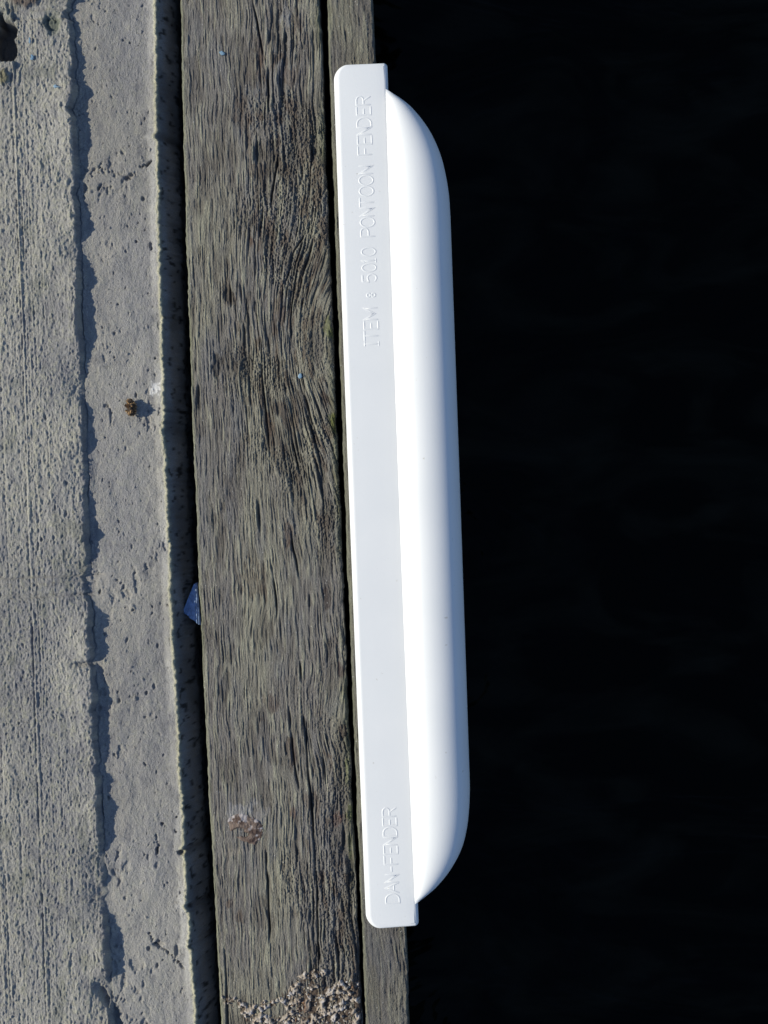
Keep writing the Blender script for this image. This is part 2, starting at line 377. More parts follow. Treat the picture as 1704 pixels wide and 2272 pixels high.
    Z3 = Z2[:, -1:]-dz; Y3 = Yc+0*X3
    c = mix(C(.30, .30, .285), C(.20, .205, .20), sst(-.5, .6, fbm(dz*35, Yc*25, 185, 3)))
    c = mix(c, C(.02, .022, .022), .85*sst(.45, .8, fbm(dz*190, Yc*170, 187, 2)))
    c = mix(c, C(.29, .28, .22), np.exp(-(dz/.003)**2)*one)
    c3 = c
    # ---- ledge added below the planks to block light, and outer face of the float
    xe = np.array([[-.16, -.02, -.008, -.008]]); ze = np.array([[-.16, -.16, -.17, -.9]])
    X4 = xe+0*Yc; Z4 = ze+0*Yc; Y4 = Yc+0*X4; c4 = np.ones(X4.shape+(3,))*C(.12, .12, .12)
    c1 = c1*(1+.10*fbm(X1*7+2, Y1*5, 191, 3)[..., None]); c2 = c2*(1+.09*fbm(X2*9+4, Y2*6, 193, 3)[..., None])
    c1 = c1*C(1.29, 1.27, 1.29); c2 = c2*C(1.30, 1.275, 1.23); cR = cR*1.15
    X = np.concatenate([X1, XR, X2[:, 1:], X3, X4], 1); Y = np.concatenate([Y1, YR, Y2[:, 1:], Y3, Y4], 1)
    Z = np.concatenate([Z1, ZR, Z2[:, 1:], Z3, Z4], 1); cc = np.concatenate([c1, cR, c2[:, 1:], c3, c4], 1)
    me = grid_mesh('concrete_deck', X, Y, Z, cc)
    tag(link('concrete_deck', me, M_conc), 'weathered grey concrete deck with a low step running beside the timber', kind='structure')
deck()

# ------------------------------------------------------------------ timbers
def timber(name, eL, eR, ztop, depth, seed, label, knots=(), du=0.00046, dv=0.0009, patches=(), light=1.0, mossy=True, rough=1.0, splits=()):
    ys = axis(-0.64, 0.64, dv, -1.6, 1.6, 0.03); Yc = ys[:, None]
    L = eL(ys)[:, None]+.0007*fbm(Yc*30, 0*Yc, seed+1, 3)+.0004*vn(Yc*200, 0*Yc, seed+2)
    R = eR(ys)[:, None]+.0010*fbm(Yc*40, 0*Yc, seed+3, 3)+.0006*vn(Yc*230, 0*Yc, seed+4)
    wdt = float(eR(np.array([0.]))[0]-eL(np.array([0.]))[0])
    n = int(wdt/du); s = np.linspace(0, 1, n)[None, :]
    X = L+(R-L)*s; Y = Yc+0*X
    dl = X-L; dr = R-X
    f = X-(eL(ys)[:, None]+eR(ys)[:, None])/2
    for (kx, ky, A, a, b) in knots:
        f = f+A*np.exp(-((X-kx)/a)**2-((Y-ky)/b)**2)
    f = f+.0022*fbm(X*10, Y*7, seed+5, 2)
    rg = sst(-.35, .55, fbm(X*11+3, Y*4, seed+6, 3)+1.1*sst(0, 1, (f+wdt*.25)/(wdt*.6))-.55)*rough   # how eroded
    fw = f+.0006*vn(f*110, Y*70, seed+8)+.00017*vn(X*420, Y*260, seed+22)+.0016*fbm(X*26, Y*22, seed+26, 2)
    g1 = vn(fw*760, Y*62, seed+7); g2 = vn(fw*480, Y*34, seed+9); g3 = vn(fw*150, Y*14, seed+10)
    g4 = vn(fw*880, Y*130, seed+11); gl = vn(f*640, Y*9, seed+23)
    Z = (.00036+.00012*rg)*g1+(.00032+.00032*rg)*g2+.0004*rg*g3+(.00018+.00016*rg)*g4+.00016*gl
    gv = sst(.15, .7, vn(fw*760, Y*75, seed+12)); gv2 = sst(.25, .8, vn(fw*600+7, Y*46, seed+24))
    Z -= (.0006+.0005*rg)*gv+(.0005+.0010*rg)*gv2
    Z -= .0028*rg*sst(.42, .9, vn(fw*210, Y*24, seed+14))
    Z += (.0003+.0011*rg)*fbm(X*620, Y*480, seed+15, 3, .6)*sst(-.6, .5, fbm(X*25, Y*18, seed+16, 2))
    Z += .0010*rg*fbm(X*75, Y*30, seed+17, 2)
    crk = sst(.74, .93, vn(f*110, Y*8, seed+18)); crk = crk*sst(-.2, .3, vn(f*40, Y*13, seed+25)); Z -= .0032*crk*rough
    blot = sst(.25, .8, fbm(f*60, Y*22, seed+28, 3)+.2*rg)*rough; Z -= .0007*blot
    for pl_ in splits:
        q_ = sorted([W(a, b) for a, b in pl_], key=lambda t_: t_[1]); qy = np.array([t_[1] for t_ in q_]); qx = np.array([t_[0] for t_ in q_])
        lx = np.interp(Y, qy, qx)+.0008*vn(Y*60, 0*Y, seed+29); env = sst(qy[0]-.001, qy[0]+.02, Y)*sst(qy[-1]+.001, qy[-1]-.02, Y)*sst(-.7, .1, vn(Y*45, 0*Y+qx[0]*90, seed+35))
        k_ = env*np.exp(-((X-lx)/.0011)**2); Z -= .0045*k_; crk = np.maximum(crk, k_)
    for (kx, ky, A, a, b) in knots:
        d = np.sqrt(((X-kx)/(a*.85))**2+((Y-ky)/(b*.55))**2)
        kk = 1-sst(.6, 1.0, d)
        Z = Z*(1-.6*kk)+kk*(.0009*fbm(X*420, Y*380, seed+20, 3, .7)+.0007*fbm(X*70, Y*60, seed+27, 3)+.00025*np.sin(d*16+2*fbm(X*30, Y*30, seed+21, 2)))
    Z -= .0016*np.exp(-dl/.0011)+.0022*np.exp(-dr/.0013)
    # colour
    t = fbm(X*22, Y*7, seed+30, 3)
    c = mix(C(.245, .228, .178), C(.190, .174, .156), sst(-.5, .5, t))
    c = mix(c, C(.36, .345, .25), .65*sst(.0, .8, g1*.6+g2*.6))  # ridge tops painted lighter, like highlights from the sun
    c = mix(c, C(.10, .092, .078), .45*sst(.1, .9, -g2*.6-g3*.5))
    c = mix(c, C(.07, .06, .05), .5*np.clip(gv*.7+gv2*.7, 0, 1))  # grooves painted darker, adding to their shade
    c = mix(c, C(.165, .162, .165), .45*sst(.2, .8, fbm(X*60, Y*18, seed+31, 3)))
    br = sst(.38, .72, fbm(f*120, Y*42, seed+32, 4)+.25*rg-.1)
    c = mix(c, C(.095, .064, .046), .6*br*rg)
    c = mix(c, C(.085, .072, .060), .5*blot)
    c = mix(c, C(.05, .047, .043), .8*np.clip(crk+.8*sst(.55, .95, vn(fw*210, Y*24, seed+14))*rg, 0, 1))
    c = mix(c, C(.23, .235, .15), .6*np.exp(-(dl/.0025)**2))
    if mossy: c = mix(c, C(.10, .115, .055), .55*np.exp(-(dr/.006)**2)*sst(-.6, .5, fbm(X*40, Y*14, seed+33, 2)))
    for (px, py, rx, ry, colr, am, dz) in patches:
        cx, cy = W(px, py)
        d = np.sqrt(((X-cx)/rx)**2+((Y-cy)/ry)**2)+.55*fbm(X*190, Y*75, seed+34, 3)+.2*g2
        q = 1-sst(.6, 1.1, d); c = mix(c, C(*colr), am*q*(.75+.35*g1)); Z = Z+dz*q*.7
    sp = hash2((X/du).astype(int), (Y/dv).astype(int), seed+40)
    c = mix(c, C(.75, .74, .7), (sp > .9991).astype(float)*.7)  # scattered pale specks: salt crystals and wet sparkle painted as colour
    c = c*light
    Z = Z+ztop
    # sides
    dz = np.array([[.001, .003, .007, .015, .03, .06, depth]])
    XL = L-.0003-.0008*sst(0, .01, dz[:, ::-1]); ZL = Z[:, :1]-dz[:, ::-1]
    XR = R+.0003+.0008*sst(0, .01, dz); ZR = Z[:, -1:]-dz
    cs = C(.11, .105, .085)*light
    XX = np.concatenate([XL, X, XR], 1); YY = Yc+0*XX; ZZ = np.concatenate([ZL, Z, ZR], 1)
    # close the far ends
    cc = np.concatenate([np.ones(XL.shape+(3,))*cs, c, np.ones(XR.shape+(3,))*cs], 1)
    XX = np.concatenate([XX[:1], XX, XX[-1:]]); YY = np.concatenate([YY[:1], YY, YY[-1:]])
    ZZ = np.concatenate([ZZ[:1]*0+ztop-depth, ZZ, ZZ[-1:]*0+ztop-depth]); cc = np.concatenate([cc[:1], cc, cc[-1:]])
    me = grid_mesh(name, XX, YY, ZZ, cc)
    root = bpy.data.objects.new(name, None); COL.objects.link(root)
    root.location = (float((eL(0.)+eR(0.))/2), 0, ztop-depth)
    tag(root, label, 'plank')
    o = link('plank_body', me, M_wood, root)
    o.location = (-root.location.x, 0, -root.location.z)
    return root, (XX, YY, ZZ)

bL = curve_x([(397, 0), (411, 300), (417, 600), (434, 1120), (447, 1500), (463, 1720), (472, 1900), (491, 2272)])
bR = curve_x([(708, 0), (727, 400), (737, 800), (753, 1160), (771, 1500), (779, 1740), (790, 2000), (804, 2272)])
fL = curve_x([(727, 0), (741, 450), (755.5, 820), (770, 1220), (789, 1700), (806, 2100), (812, 2272)])
fR = curve_x([(825, 0), (829, 100), (861, 1000), (902, 2150), (907, 2272)])
kx, ky = W(722, 760)
brown = (.085, .05, .035); dark = (.045, .038, .032); green = (.12, .14, .04); grey = (.20, .20, .205)
patches = [(722, 890, .006, .011, (.06, .04, .034), .9, -.0012), (725, 1330, .006, .011, (.055, .04, .035), .9, -.001), (690, 1335, .005, .009, dark, .85, -.002), (757, 1490, .006, .012, (.06, .035, .033), .8, -.001),
           (762, 1620, .005, .009, (.06, .038, .033), .8, -.0006), (560, 535, .005, .008, brown, .9, -.0006), (505, 655, .005, .011, dark, .8, -.002), (478, 820, .008, .015, (.04, .035, .03), .8, -.0022), (600, 950, .008, .018, brown, .6, -.001),
           (640, 1190, .006, .018, brown, .7, -.0012), (560, 1290, .014, .028, brown, .45, -.001), (500, 1530, .008, .022, dark, .6, -.001), (600, 1570, .01, .018, brown, .5, -.001), (650, 1670, .008, .02, (.065, .04, .03), .75, -.0012),
           (650, 1800, .004, .01, (.11, .055, .04), .7, 0), (750, 1820, .006, .011, (.10, .045, .035), .7, 0), (530, 2035, .006, .008, brown, .6, 0), (510, 2005, .004, .005, brown, .7, 0),
           (730, 735, .005, .014, green, .75, .0006), (742, 940, .005, .013, (.16, .16, .03), .8, .0006), (735, 930, .004, .008, green, .6, 0), (775, 1800, .004, .012, green, .6, 0), (770, 1720, .003, .02, green, .5, 0), (775, 1870, .0025, .02, green, .5, 0),
           (633, 30, .006, .014, grey, .8, .0008), (624, 155, .005, .010, grey, .75, .0008), (625, 95, .007, .014, dark, .6, -.0016), (660, 60, .006, .03, (.07, .045, .035), .6, -.001), (575, 130, .006, .03, brown, .55, -.001),
           (540, 250, .010, .022, brown, .45, -.0008), (640, 170, .008, .012, brown, .55, -.0008), (600, 380, .012, .03, dark, .45, -.001), (680, 330, .008, .03, brown, .45, -.0006),
           (640, 300, .0045, .03, (.17, .165, .14), .6, .0008), (645, 470, .0045, .03, (.165, .16, .13), .6, .0008), (620, 1480, .006, .02, grey, .4, 0), (690, 1230, .008, .03, (.15, .15, .14), .5, .0004), (745, 1560, .01, .02, (.15, .15, .145), .5, .0003),
           (540, 1797, .017, .010, (.36, .35, .35), .6, .0003), (573, 1815, .012, .014, (.30, .28, .28), .5, .0003), (520, 1890, .014, .005, (.28, .24, .19), .45, 0), (585, 1850, .008, .016, (.19, .15, .12), .5, 0), (715, 2230, .040, .024, (.10, .075, .058), .6, -.0005), (600, 2262, .04, .012, (.13, .11, .09), .45, 0)]
beam, BG = timber('timber_plank', bL, bR, 0.0, .14, 500, 'wide weathered timber plank with rough olive-grey grain, between the concrete and the fender',
               knots=((kx, ky, .050, .060, .105), (W(725, 1600)[0], W(725, 1600)[1], .006, .022, .03)), patches=patches,
               splits=[((676, 1600), (690, 1780), (703, 1950), (708, 2160)), ((640, 1150), (652, 1220), (664, 1290)), ((560, 0), (572, 60), (590, 140), (598, 260)), ((632, 640), (652, 560), (684, 505)), ((600, 1240), (612, 1330), (618, 1420)), ((640, 1560), (650, 1660), (664, 1760)), ((665, 1440), (672, 1560), (676, 1640)), ((618, 330), (606, 420), (600, 470)), ((640, 930), (655, 1010), (670, 1080)), ((590, 1880), (596, 1990), (600, 2100))])
fasc, FG = timber('timber_plank', fL, fR, -.001, .2, 900, 'narrow straight-grained grey timber edge board under the white fender', du=.0008, mossy=False, rough=.35, light=.80)

# ------------------------------------------------------------------ knot with a pale crust (part of the wide plank)
def height_at(G, x, y):
    XX, YY, ZZ = G
    j = int(np.searchsorted(YY[:, 5], y)); j = min(max(j, 1), XX.shape[0]-2)
    i = int(np.argmin(np.abs(XX[j, 7:-7]-x)))+7
    return float(ZZ[j, i])

def knot():
    cx, cy = W(546, 1838)
    a = np.linspace(-.036, .036, 140); X, Y = np.meshgrid(a, a); 
    el = np.sqrt((X/.0255)**2+((Y+.18*X)/.0220)**2)+.13*fbm(X*90+5, Y*90, 3, 4)
    inside = 1-sst(.72, 1.0, el)
    Z = -.0035*(1-inside)+inside*(.0006+.0022*(1-sst(0, .9, el))+.0012*fbm(X*95, Y*130, 7, 4, .5)+.0004*vn(X*620, Y*620, 8))
    # two hollows
    h1 = 1-sst(.3, 1.1, np.sqrt(((X+.009)/.0100)**2+((Y-.15*X+.002)/.0065)**2)); h2 = 1-sst(.3, 1.1, np.sqrt(((X+.001)/.006)**2+((Y+.007)/.0035)**2))
    Z -= .0042*h1+.0038*h2
    c = mix(C(.17, .125, .10), C(.075, .048, .038), sst(-.4, .5, fbm(X*140, Y*140, 9, 3)))
    c = mix(c, C(.045, .03, .022), .8*np.clip(h1+h2, 0, 1))
    wt = sst(.0, .6, fbm(X*230, Y*230, 12, 3, .6)+.75*sst(.006, .020, Y+.2*np.abs(X))-.42+.5*sst(.004, .016, X))
    c = mix(c, C(.42, .38, .37), .85*wt*(1-.7*np.clip(h1+h2, 0, 1)))
    me = grid_mesh('knot', X, Y, Z, c)
    o = link('knot', me, M_crust, beam)
    o.location = (cx-beam.location.x, cy-beam.location.y, .0002-beam.location.z)
    tag(o, 'brown hollow knot with a whitish crusty rim')
knot()

# ------------------------------------------------------------------ white pontoon fender
FZ = 0.0075          # top of the flat flange
fender = bpy.data.objects.new('pontoon_fender', None); COL.objects.link(fender)
fo = Vector((W(800, 1100)[0], 0, 0)); fender.location = fo
tag(fender, 'white moulded plastic fender clipped over the edge board above dark water', 'boat fender')
def fpart(name, me, smooth=True, parent=fender, mat=M_pvc):
    o = link(name, me, mat, parent, smooth)
    if parent is fender: o.location = -fo
    return o

fx_l = curve_x([(741, 200), (749, 400), (764.5, 820), (777.5, 1220), (798.4, 1700), (805.6, 1884), (809.5, 1990)], FZ-.004)
fx_r = curve_x([(861, 190), (928, 2020), (897, 1220), (881, 760)], FZ-.004)
ridge = curve_x([(858.4, 230), (866.5, 500), (877.3, 820), (891.4, 1220), (909.7, 1700), (921.0, 1970)], FZ)
outer = curve_x([(1001, 470), (1013.8, 820), (1027, 1220), (1043.3, 1700), (1045.3, 1760)], -.005)
yT = W(800, 141, FZ)[1]; yB = W(870, 2060, FZ)[1]

def flange():
    # outline of the moulding, anticlockwise, with rounded inner corners
    pts = []
    r = .0165; rs = .004
    for y in np.linspace(yB+r, yT-r, 60)[::-1]: pts.append((fx_l(y), y, 'l'))
    x0 = fx_l(yB+r)
    for a in np.linspace(0, 90, 14)[1:]:
        pts.append((x0+r-r*math.cos(math.radians(a)), yB+r-r*math.sin(math.radians(a)), 'c'))
    xr = fx_r(yB)
    for x in np.linspace(x0+r, xr-rs, 8)[1:]: pts.append((x, yB+(x-x0-r)*.035, 'e'))
    yy = pts[-1][1]
    for a in np.linspace(0, 90, 8)[1:]:
        pts.append((xr-rs+rs*math.sin(math.radians(a)), yy+rs-rs*math.cos(math.radians(a)), 'e'))
    for y in np.linspace(yy+rs, yT-rs, 60)[1:]: pts.append((fx_r(y), y, 'r'))
    xr = fx_r(yT)
    for a in np.linspace(0, 90, 8)[1:]:
        pts.append((xr-rs+rs*math.cos(math.radians(a)), yT-rs+rs*math.sin(math.radians(a)), 'e'))
    x0 = fx_l(yT-r)
    for x in np.linspace(xr-rs, x0+r, 8)[1:]: pts.append((x, yT, 'e'))
    for a in np.linspace(0, 90, 14)[1:-1]:
        pts.append((x0+r-r*math.sin(math.radians(a)), yT-r+r*math.cos(math.radians(a)), 'c'))
    p = np.array([(float(a), float(b)) for a, b, _ in pts]); n = len(p)
    d = np.roll(p, -1, 0)-np.roll(p, 1, 0); d /= np.linalg.norm(d, axis=1)[:, None]
    nin = np.stack([-d[:, 1], d[:, 0]], 1)      # inward for this winding
    left = np.clip(nin[:, 0], 0, 1); right = np.clip(-nin[:, 0], 0, 1)
    rad = .0026+.0046*left**1.5+.0026*right
    V = []; F = []
    rings = [(-.0, -.2, 0)]
    prof = [(0.0, -1.0)]+[(1-math.cos(math.radians(a)), math.sin(math.radians(a))) for a in np.linspace(0, 90, 9)]
    zb = .0012
    for k, (q, s) in enumerate(prof):
        for i in range(n):
            rr = rad[i]; rz = min(rr, FZ-zb)*.98
            z = zb if s < 0 else FZ-rz+rz*s
            off = rr*q if s >= 0 else 0
            V.append((p[i, 0]+nin[i, 0]*off, p[i, 1]+nin[i, 1]*off, z))
    K = len(prof)
    for k in range(K-1):
        for i in range(n):
            j = (i+1) % n; F.append((k*n+i, k*n+j, (k+1)*n+j, (k+1)*n+i))
    # flat top as a grid fan between left and right halves: a single ngon shades cleanly because it is flat
    F.append(tuple((K-1)*n+i for i in range(n)))
    F.append(tuple(i for i in range(n))[::-1])
    return raw_mesh('flange', V, F)
o = fpart('flange', flange())
def back_plate():
    # leg of the moulding that grips the outer face of the board, behind the bulb
    V = []; F = []
    ys = np.linspace(yB+.002, yT-.002, 70)
    for y in ys:
        a = float(fR(y))+.0022; b = float(fx_r(y))-.0024
        for (x, z) in ((a, .0005), (a, -.085), (a+.002, -.088), (b-.002, -.088), (b, -.085), (b, -.002), (b-.0003, .0002)):
            V.append((x, y, z))
    m = 7
    for k in range(len(ys)-1):
        for i in range(m):
            j = (i+1) % m; F.append((k*m+i, k*m+j, (k+1)*m+j, (k+1)*m+i))
    F.append(tuple(range(m))[::-1]); F.append(tuple((len(ys)-1)*m+i for i in range(m)))
    return raw_mesh('back_plate', V, F)
fpart('back_plate', back_plate(), smooth=False)

TOPW = [(199, .0), (203, .05), (209, .12), (214.5, .185), (224, .285), (234, .38), (255.8, .53), (284, .68), (316, .80), (351, .89), (390, .95), (427, .985), (480, 1.0)]
BOTW = [(1700, 1.), (1761, .995), (1798, .975), (1843, .925), (1888.5, .82), (1923, .67), (1952, .49), (1974.6, .30), (1989, .14), (1996, .06), (2001, .0)]
tab = [(W(930, a)[1], b) for a, b in TOPW]+[(W(960, a)[1], b) for a, b in BOTW]
tab.sort(); ty_ = np.array([a for a, _ in tab]); tf_ = np.array([b for _, b in tab])
def smooth_interp(y):
    # cubic (Catmull-Rom style, monotone enough) through the measured widths
    m = np.gradient(tf_, ty_)
    i = int(np.clip(np.searchsorted(ty_, y)-1, 0, len(ty_)-2)); h = ty_[i+1]-ty_[i]; t = (y-ty_[i])/h
    v = (2*t**3-3*t*t+1)*tf_[i]+(t**3-2*t*t+t)*h*m[i]+(-2*t**3+3*t*t)*tf_[i+1]+(t**3-t*t)*h*m[i+1]
    return float(np.clip(v, 0, 1))
def bulb():
    # cross section relative to the crease on the flange, width 1
    prof = []
    a, b, Rr = .535, .44, .525; cx = .475
    x0 = -.475; z0 = b*math.sqrt(1-(x0/a)**2)
    t0 = math.acos(-x0/a)
    for t in np.linspace(t0, math.pi/2, 26)[:-1]: prof.append((cx-a*math.cos(t), b*math.sin(t)-z0))
    for t in np.linspace(math.pi/2, -math.pi/2, 40): prof.append((cx+Rr*math.cos(t), b*math.sin(t)-z0 if t > 0 else 1.15*b*math.sin(t)-z0))
    for t in np.linspace(0, 1, 8)[1:]: prof.append((cx-t*(cx+.04), -1.15*b-z0+.12*t*t))
    ys = np.concatenate([ty_[0]+(ty_[-1]-ty_[0])*(0.5-0.5*np.cos(np.linspace(0, math.pi, 170)))])
    V = []; F = []; m = len(prof)
    for y in ys:
        f = max(smooth_interp(y), .004); g = f**.80*float(sst(0, .013, ty_[-1]-y)*sst(0, .009, y-ty_[0]))+.002
        rx = float(ridge(y)); wd = float(outer(y))-rx
        for (x, z) in prof:
            V.append((rx+x*wd*f-.001, y, FZ-.0003+z*.0712*(g if z > 0 else f**.6)))
    for k in range(len(ys)-1):
        for i in range(m-1): F.append((k*m+i, k*m+i+1, (k+1)*m+i+1, (k+1)*m+i))
    F.append(tuple(range(m))[::-1]); F.append(tuple((len(ys)-1)*m+i for i in range(m)))
    F = [f[::-1] for f in F]
    return raw_mesh('bulb', V, F)
ob = fpart('bulb', bulb())

# ---- raised lettering: single-line capitals drawn as rounded ridges
def arc(cx, cy, rx, ry, a0, a1, n=14):
    return [(cx+rx*math.cos(math.radians(a)), cy+ry*math.sin(math.radians(a))) for a in np.linspace(a0, a1, n)]
GL = {
 'I': [[(.5, 0), (.5, 1)], [(0, 0), (1, 0)], [(0, 1), (1, 1)]],
 'T': [[(0, 1), (1, 1)], [(.5, 0), (.5, 1)]],
 'E': [[(1, 1), (0, 1), (0, 0), (1, 0)], [(0, .5), (.75, .5)]],
 'M': [[(0, 0), (0, 1), (.5, .2), (1, 1), (1, 0)]],
 ':': [arc(.5, .26, .42, .13, 0, 360, 18), arc(.5, .60, .42, .13, 0, 360, 18)],
 '5': [[(.95, 1), (.1, 1), (0, .56)]+arc(.5, .32, .5, .32, 130, -150, 18)],
 '0': [arc(.5, .5, .5, .5, 0, 360, 30)],
 '1': [[(.1, .78), (.5, 1), (.5, 0)], [(0, 0), (1, 0)]],
 'P': [[(0, 0), (0, 1), (.55, 1)]+arc(.55, .73, .45, .27, 90, -90)+[(0, .46)]],
 'O': [arc(.5, .5, .5, .5, 0, 360, 30)],
 'N': [[(0, 0), (0, 1), (1, 0), (1, 1)]],
 'F': [[(1, 1), (0, 1), (0, 0)], [(0, .5), (.75, .5)]],
 'D': [[(0, 0), (0, 1), (.4, 1)]+arc(.4, .5, .6, .5, 90, -90)+[(0, 0)]],
 'R': [[(0, 0), (0, 1), (.55, 1)]+arc(.55, .75, .45, .25, 90, -90)+[(0, .5)], [(.5, .5), (1, 0)]],
 'A': [[(0, 0), (.5, 1), (1, 0)], [(.2, .38), (.8, .38)]],
 '-': [[(0, .5), (1, .5)]],
}
def ridge_line(V, F, pts, w=.00115, h=.00040):
    pts = [Vector((a, b, 0)) for a, b in pts]
    q = [pts[0]]
    for p_ in pts[1:]:
        if (p_-q[-1]).length > 1e-5: q.append(p_)
    q2 = [q[0]]
    for a, b in zip(q[:-1], q[1:]):
        l = (b-a).length
        if l > .0022:
            k = .0007/l; q2 += [a.lerp(b, k), a.lerp(b, .5), a.lerp(b, 1-k)]
        q2.append(b)
    pts = q2; n = len(pts); closed = (pts[0]-pts[-1]).length < 1e-4
    prof = [(-w, -.00006), (-w*.75, h*.3), (-w*.42, h*.82), (0, h), (w*.42, h*.82), (w*.75, h*.3), (w, -.00006)]
    base = len(V); m = len(prof)
    for i, p_ in enumerate(pts):
        a = pts[i-1] if i > 0 else (pts[-2] if closed else None)
        b = pts[i+1] if i < n-1 else (pts[1] if closed else None)
        d1 = (p_-a).normalized() if a is not None else None; d2 = (b-p_).normalized() if b is not None else None
        t = ((d1 or d2)+(d2 or d1)).normalized() if (d1 or d2) else Vector((1, 0, 0))
        nn = Vector((-t.y, t.x, 0)); sc = 1.0
        if d1 and d2: sc = 1/max(.55, nn.dot(Vector((-d2.y, d2.x, 0))))
        e = p_
        end = 1.0
        if a is None: e = p_-t*w*.7; end = 0.0
        if b is None: e = p_+t*w*.7; end = 0.0
        for (u, z) in prof: V.append((e.x+nn.x*u*sc*(.5+.5*end), e.y+nn.y*u*sc*(.5+.5*end), FZ+z*end-.00006*(1-end)))
    for i in range(n-1):
        for k in range(m-1): F.append((base+i*m+k, base+(i+1)*m+k, base+(i+1)*m+k+1, base+i*m+k+1))

def letters(chars, xa, ya, xb, yb, cap):
    """chars: (glyph, photo y start (bottom), photo y end (top)); the baseline runs (xa,ya)->(xb,yb) in the photo"""
    V = []; F = []
    for (ch, y0, y1) in chars:
        for st in GL[ch]:
            pts = []
            for (gx, gy) in st:
                py = y0+(y1-y0)*gx; bx = xa+(xb-xa)*(py-ya)/(yb-ya)
                pts.append(W(bx-cap*gy, py+.04*cap*gy, FZ))
            ridge_line(V, F, pts)
    me = raw_mesh('lettering', V, F)
    return me
t1 = [('I', 767, 757.5), ('T', 756, 733), ('E', 729.5, 712), ('M', 708.6, 682.6), (':', 659, 649.5), ('5', 625, 608), ('0', 602, 585), ('1', 582, 573), ('0', 567, 549),
      ('P', 524, 505.7), ('O', 503, 482), ('N', 478.6, 461), ('T', 459, 438), ('O', 434, 413), ('O', 410, 389), ('N', 385, 367.5), ('F', 342.6, 324), ('E', 319, 300), ('N', 298, 282), ('D', 281, 261), ('E', 254, 236), ('R', 232, 213.5)]
t2 = [('D', 2003, 1983), ('A', 1981, 1958), ('N', 1957, 1940), ('-', 1933.6, 1922), ('F', 1917, 1898), ('E', 1893.6, 1876), ('N', 1874, 1857), ('D', 1854.7, 1835), ('E', 1831, 1814), ('R', 1810.6, 1792)]
o = fpart('lettering', letters(t1, 840.5, 760, 821.5, 214, 31)); tag(o, 'raised capitals of the long line of lettering near the upper end')
o = fpart('lettering', letters(t2, 886.5, 1997, 878.8, 1795, 30)); tag(o, 'raised capitals of the short line of lettering near the lower end')

# ------------------------------------------------------------------ small things lying about
def blob(seed, sx, sy, sz, n=14, rough=.35, fr=1.5):
    V = []; F = []
    for i in range(n+1):
        th = math.pi*i/n
        for j in range(2*n):
            ph = math.pi*j/n
            d = Vector((math.sin(th)*math.cos(ph), math.sin(th)*math.sin(ph), math.cos(th)))
            r = 1+rough*mnoise.noise(d*fr+Vector((seed*7.1, seed*3.3, seed)))+.5*rough*mnoise.noise(d*fr*3.1+Vector((seed, seed, 9)))
            V.append((d.x*r*sx, d.y*r*sy, d.z*r*sz))
    for i in range(n):
        for j in range(2*n):
            k = (j+1) % (2*n); F.append((i*2*n+j, (i+1)*2*n+j, (i+1)*2*n+k, i*2*n+k))
    return V, F

def burr():
    cx, cy = W(293, 906, Z_LOW)
    rng = np.random.default_rng(9)
    root = bpy.data.objects.new('dried_seed_head', None); COL.objects.link(root); root.location = (cx, cy, Z_LOW)
    tag(root, 'small crumpled brown dried seed head lying on the lower concrete strip', 'seed head')
    m_core = mat_plain('seed_core', (.045, .03, .02)); m_sc = mat_plain('seed_scales', (.30, .19, .095), amp=.5)
    V, F = blob(2, .0050, .0082, .0060, rough=.5)
    V = [(a+.001, b, c+.0055) for a, b, c in V]
    link('core', raw_mesh('core', V, F), m_core, root)
    V = []; F = []
    for k in range(64):
        ph = rng.uniform(0, 2*math.pi); th = rng.uniform(0.1, 1.9)
        d = Vector((math.sin(th)*math.cos(ph), math.sin(th)*math.sin(ph), math.cos(th)))
        b = Vector((d.x*.0050, d.y*.0085, d.z*.0062+.0056)); 
        t = d.cross(Vector((rng.normal(), rng.normal(), rng.normal()))).normalized(); s = rng.uniform(.0012, .0024); l = rng.uniform(.001, .0032)
        q = len(V); tip = b+d*l+t*rng.uniform(-.001, .001)+Vector((0, 0, rng.uniform(-.0005, .001)))
        u = d.cross(t)
        for v_ in (b-t*s, b+t*s, tip+t*s*.35, tip-t*s*.3, b-t*s*.8+u*.0006, b+t*s*.8+u*.0006): V.append((v_.x, v_.y, max(v_.z, .0003)))
        F += [(q, q+1, q+2, q+3), (q+1, q, q+4, q+5), (q+5, q+4, q+3, q+2), (q, q+3, q+4), (q+1, q+5, q+2)]
    link('scales', raw_mesh('scales', V, F), m_sc, root, smooth=False)
    # little horn that throws the pointed tip of the shadow
    V = []; F = []
    for i, (x, y, z, r) in enumerate(((.001, -.0005, .009, .0024), (.0012, -.001, .0135, .0018), (.0016, -.0014, .0165, .0009), (.0018, -.0016, .0178, .0002))):
        for j in range(8): V.append((x+r*math.cos(j*math.pi/4), y+r*math.sin(j*math.pi/4), z))
    for i in range(3):
        for j in range(8): k = (j+1) % 8; F.append((i*8+j, i*8+k, (i+1)*8+k, (i+1)*8+j))
    link('stalk', raw_mesh('stalk', V, F), m_core, root)
burr()

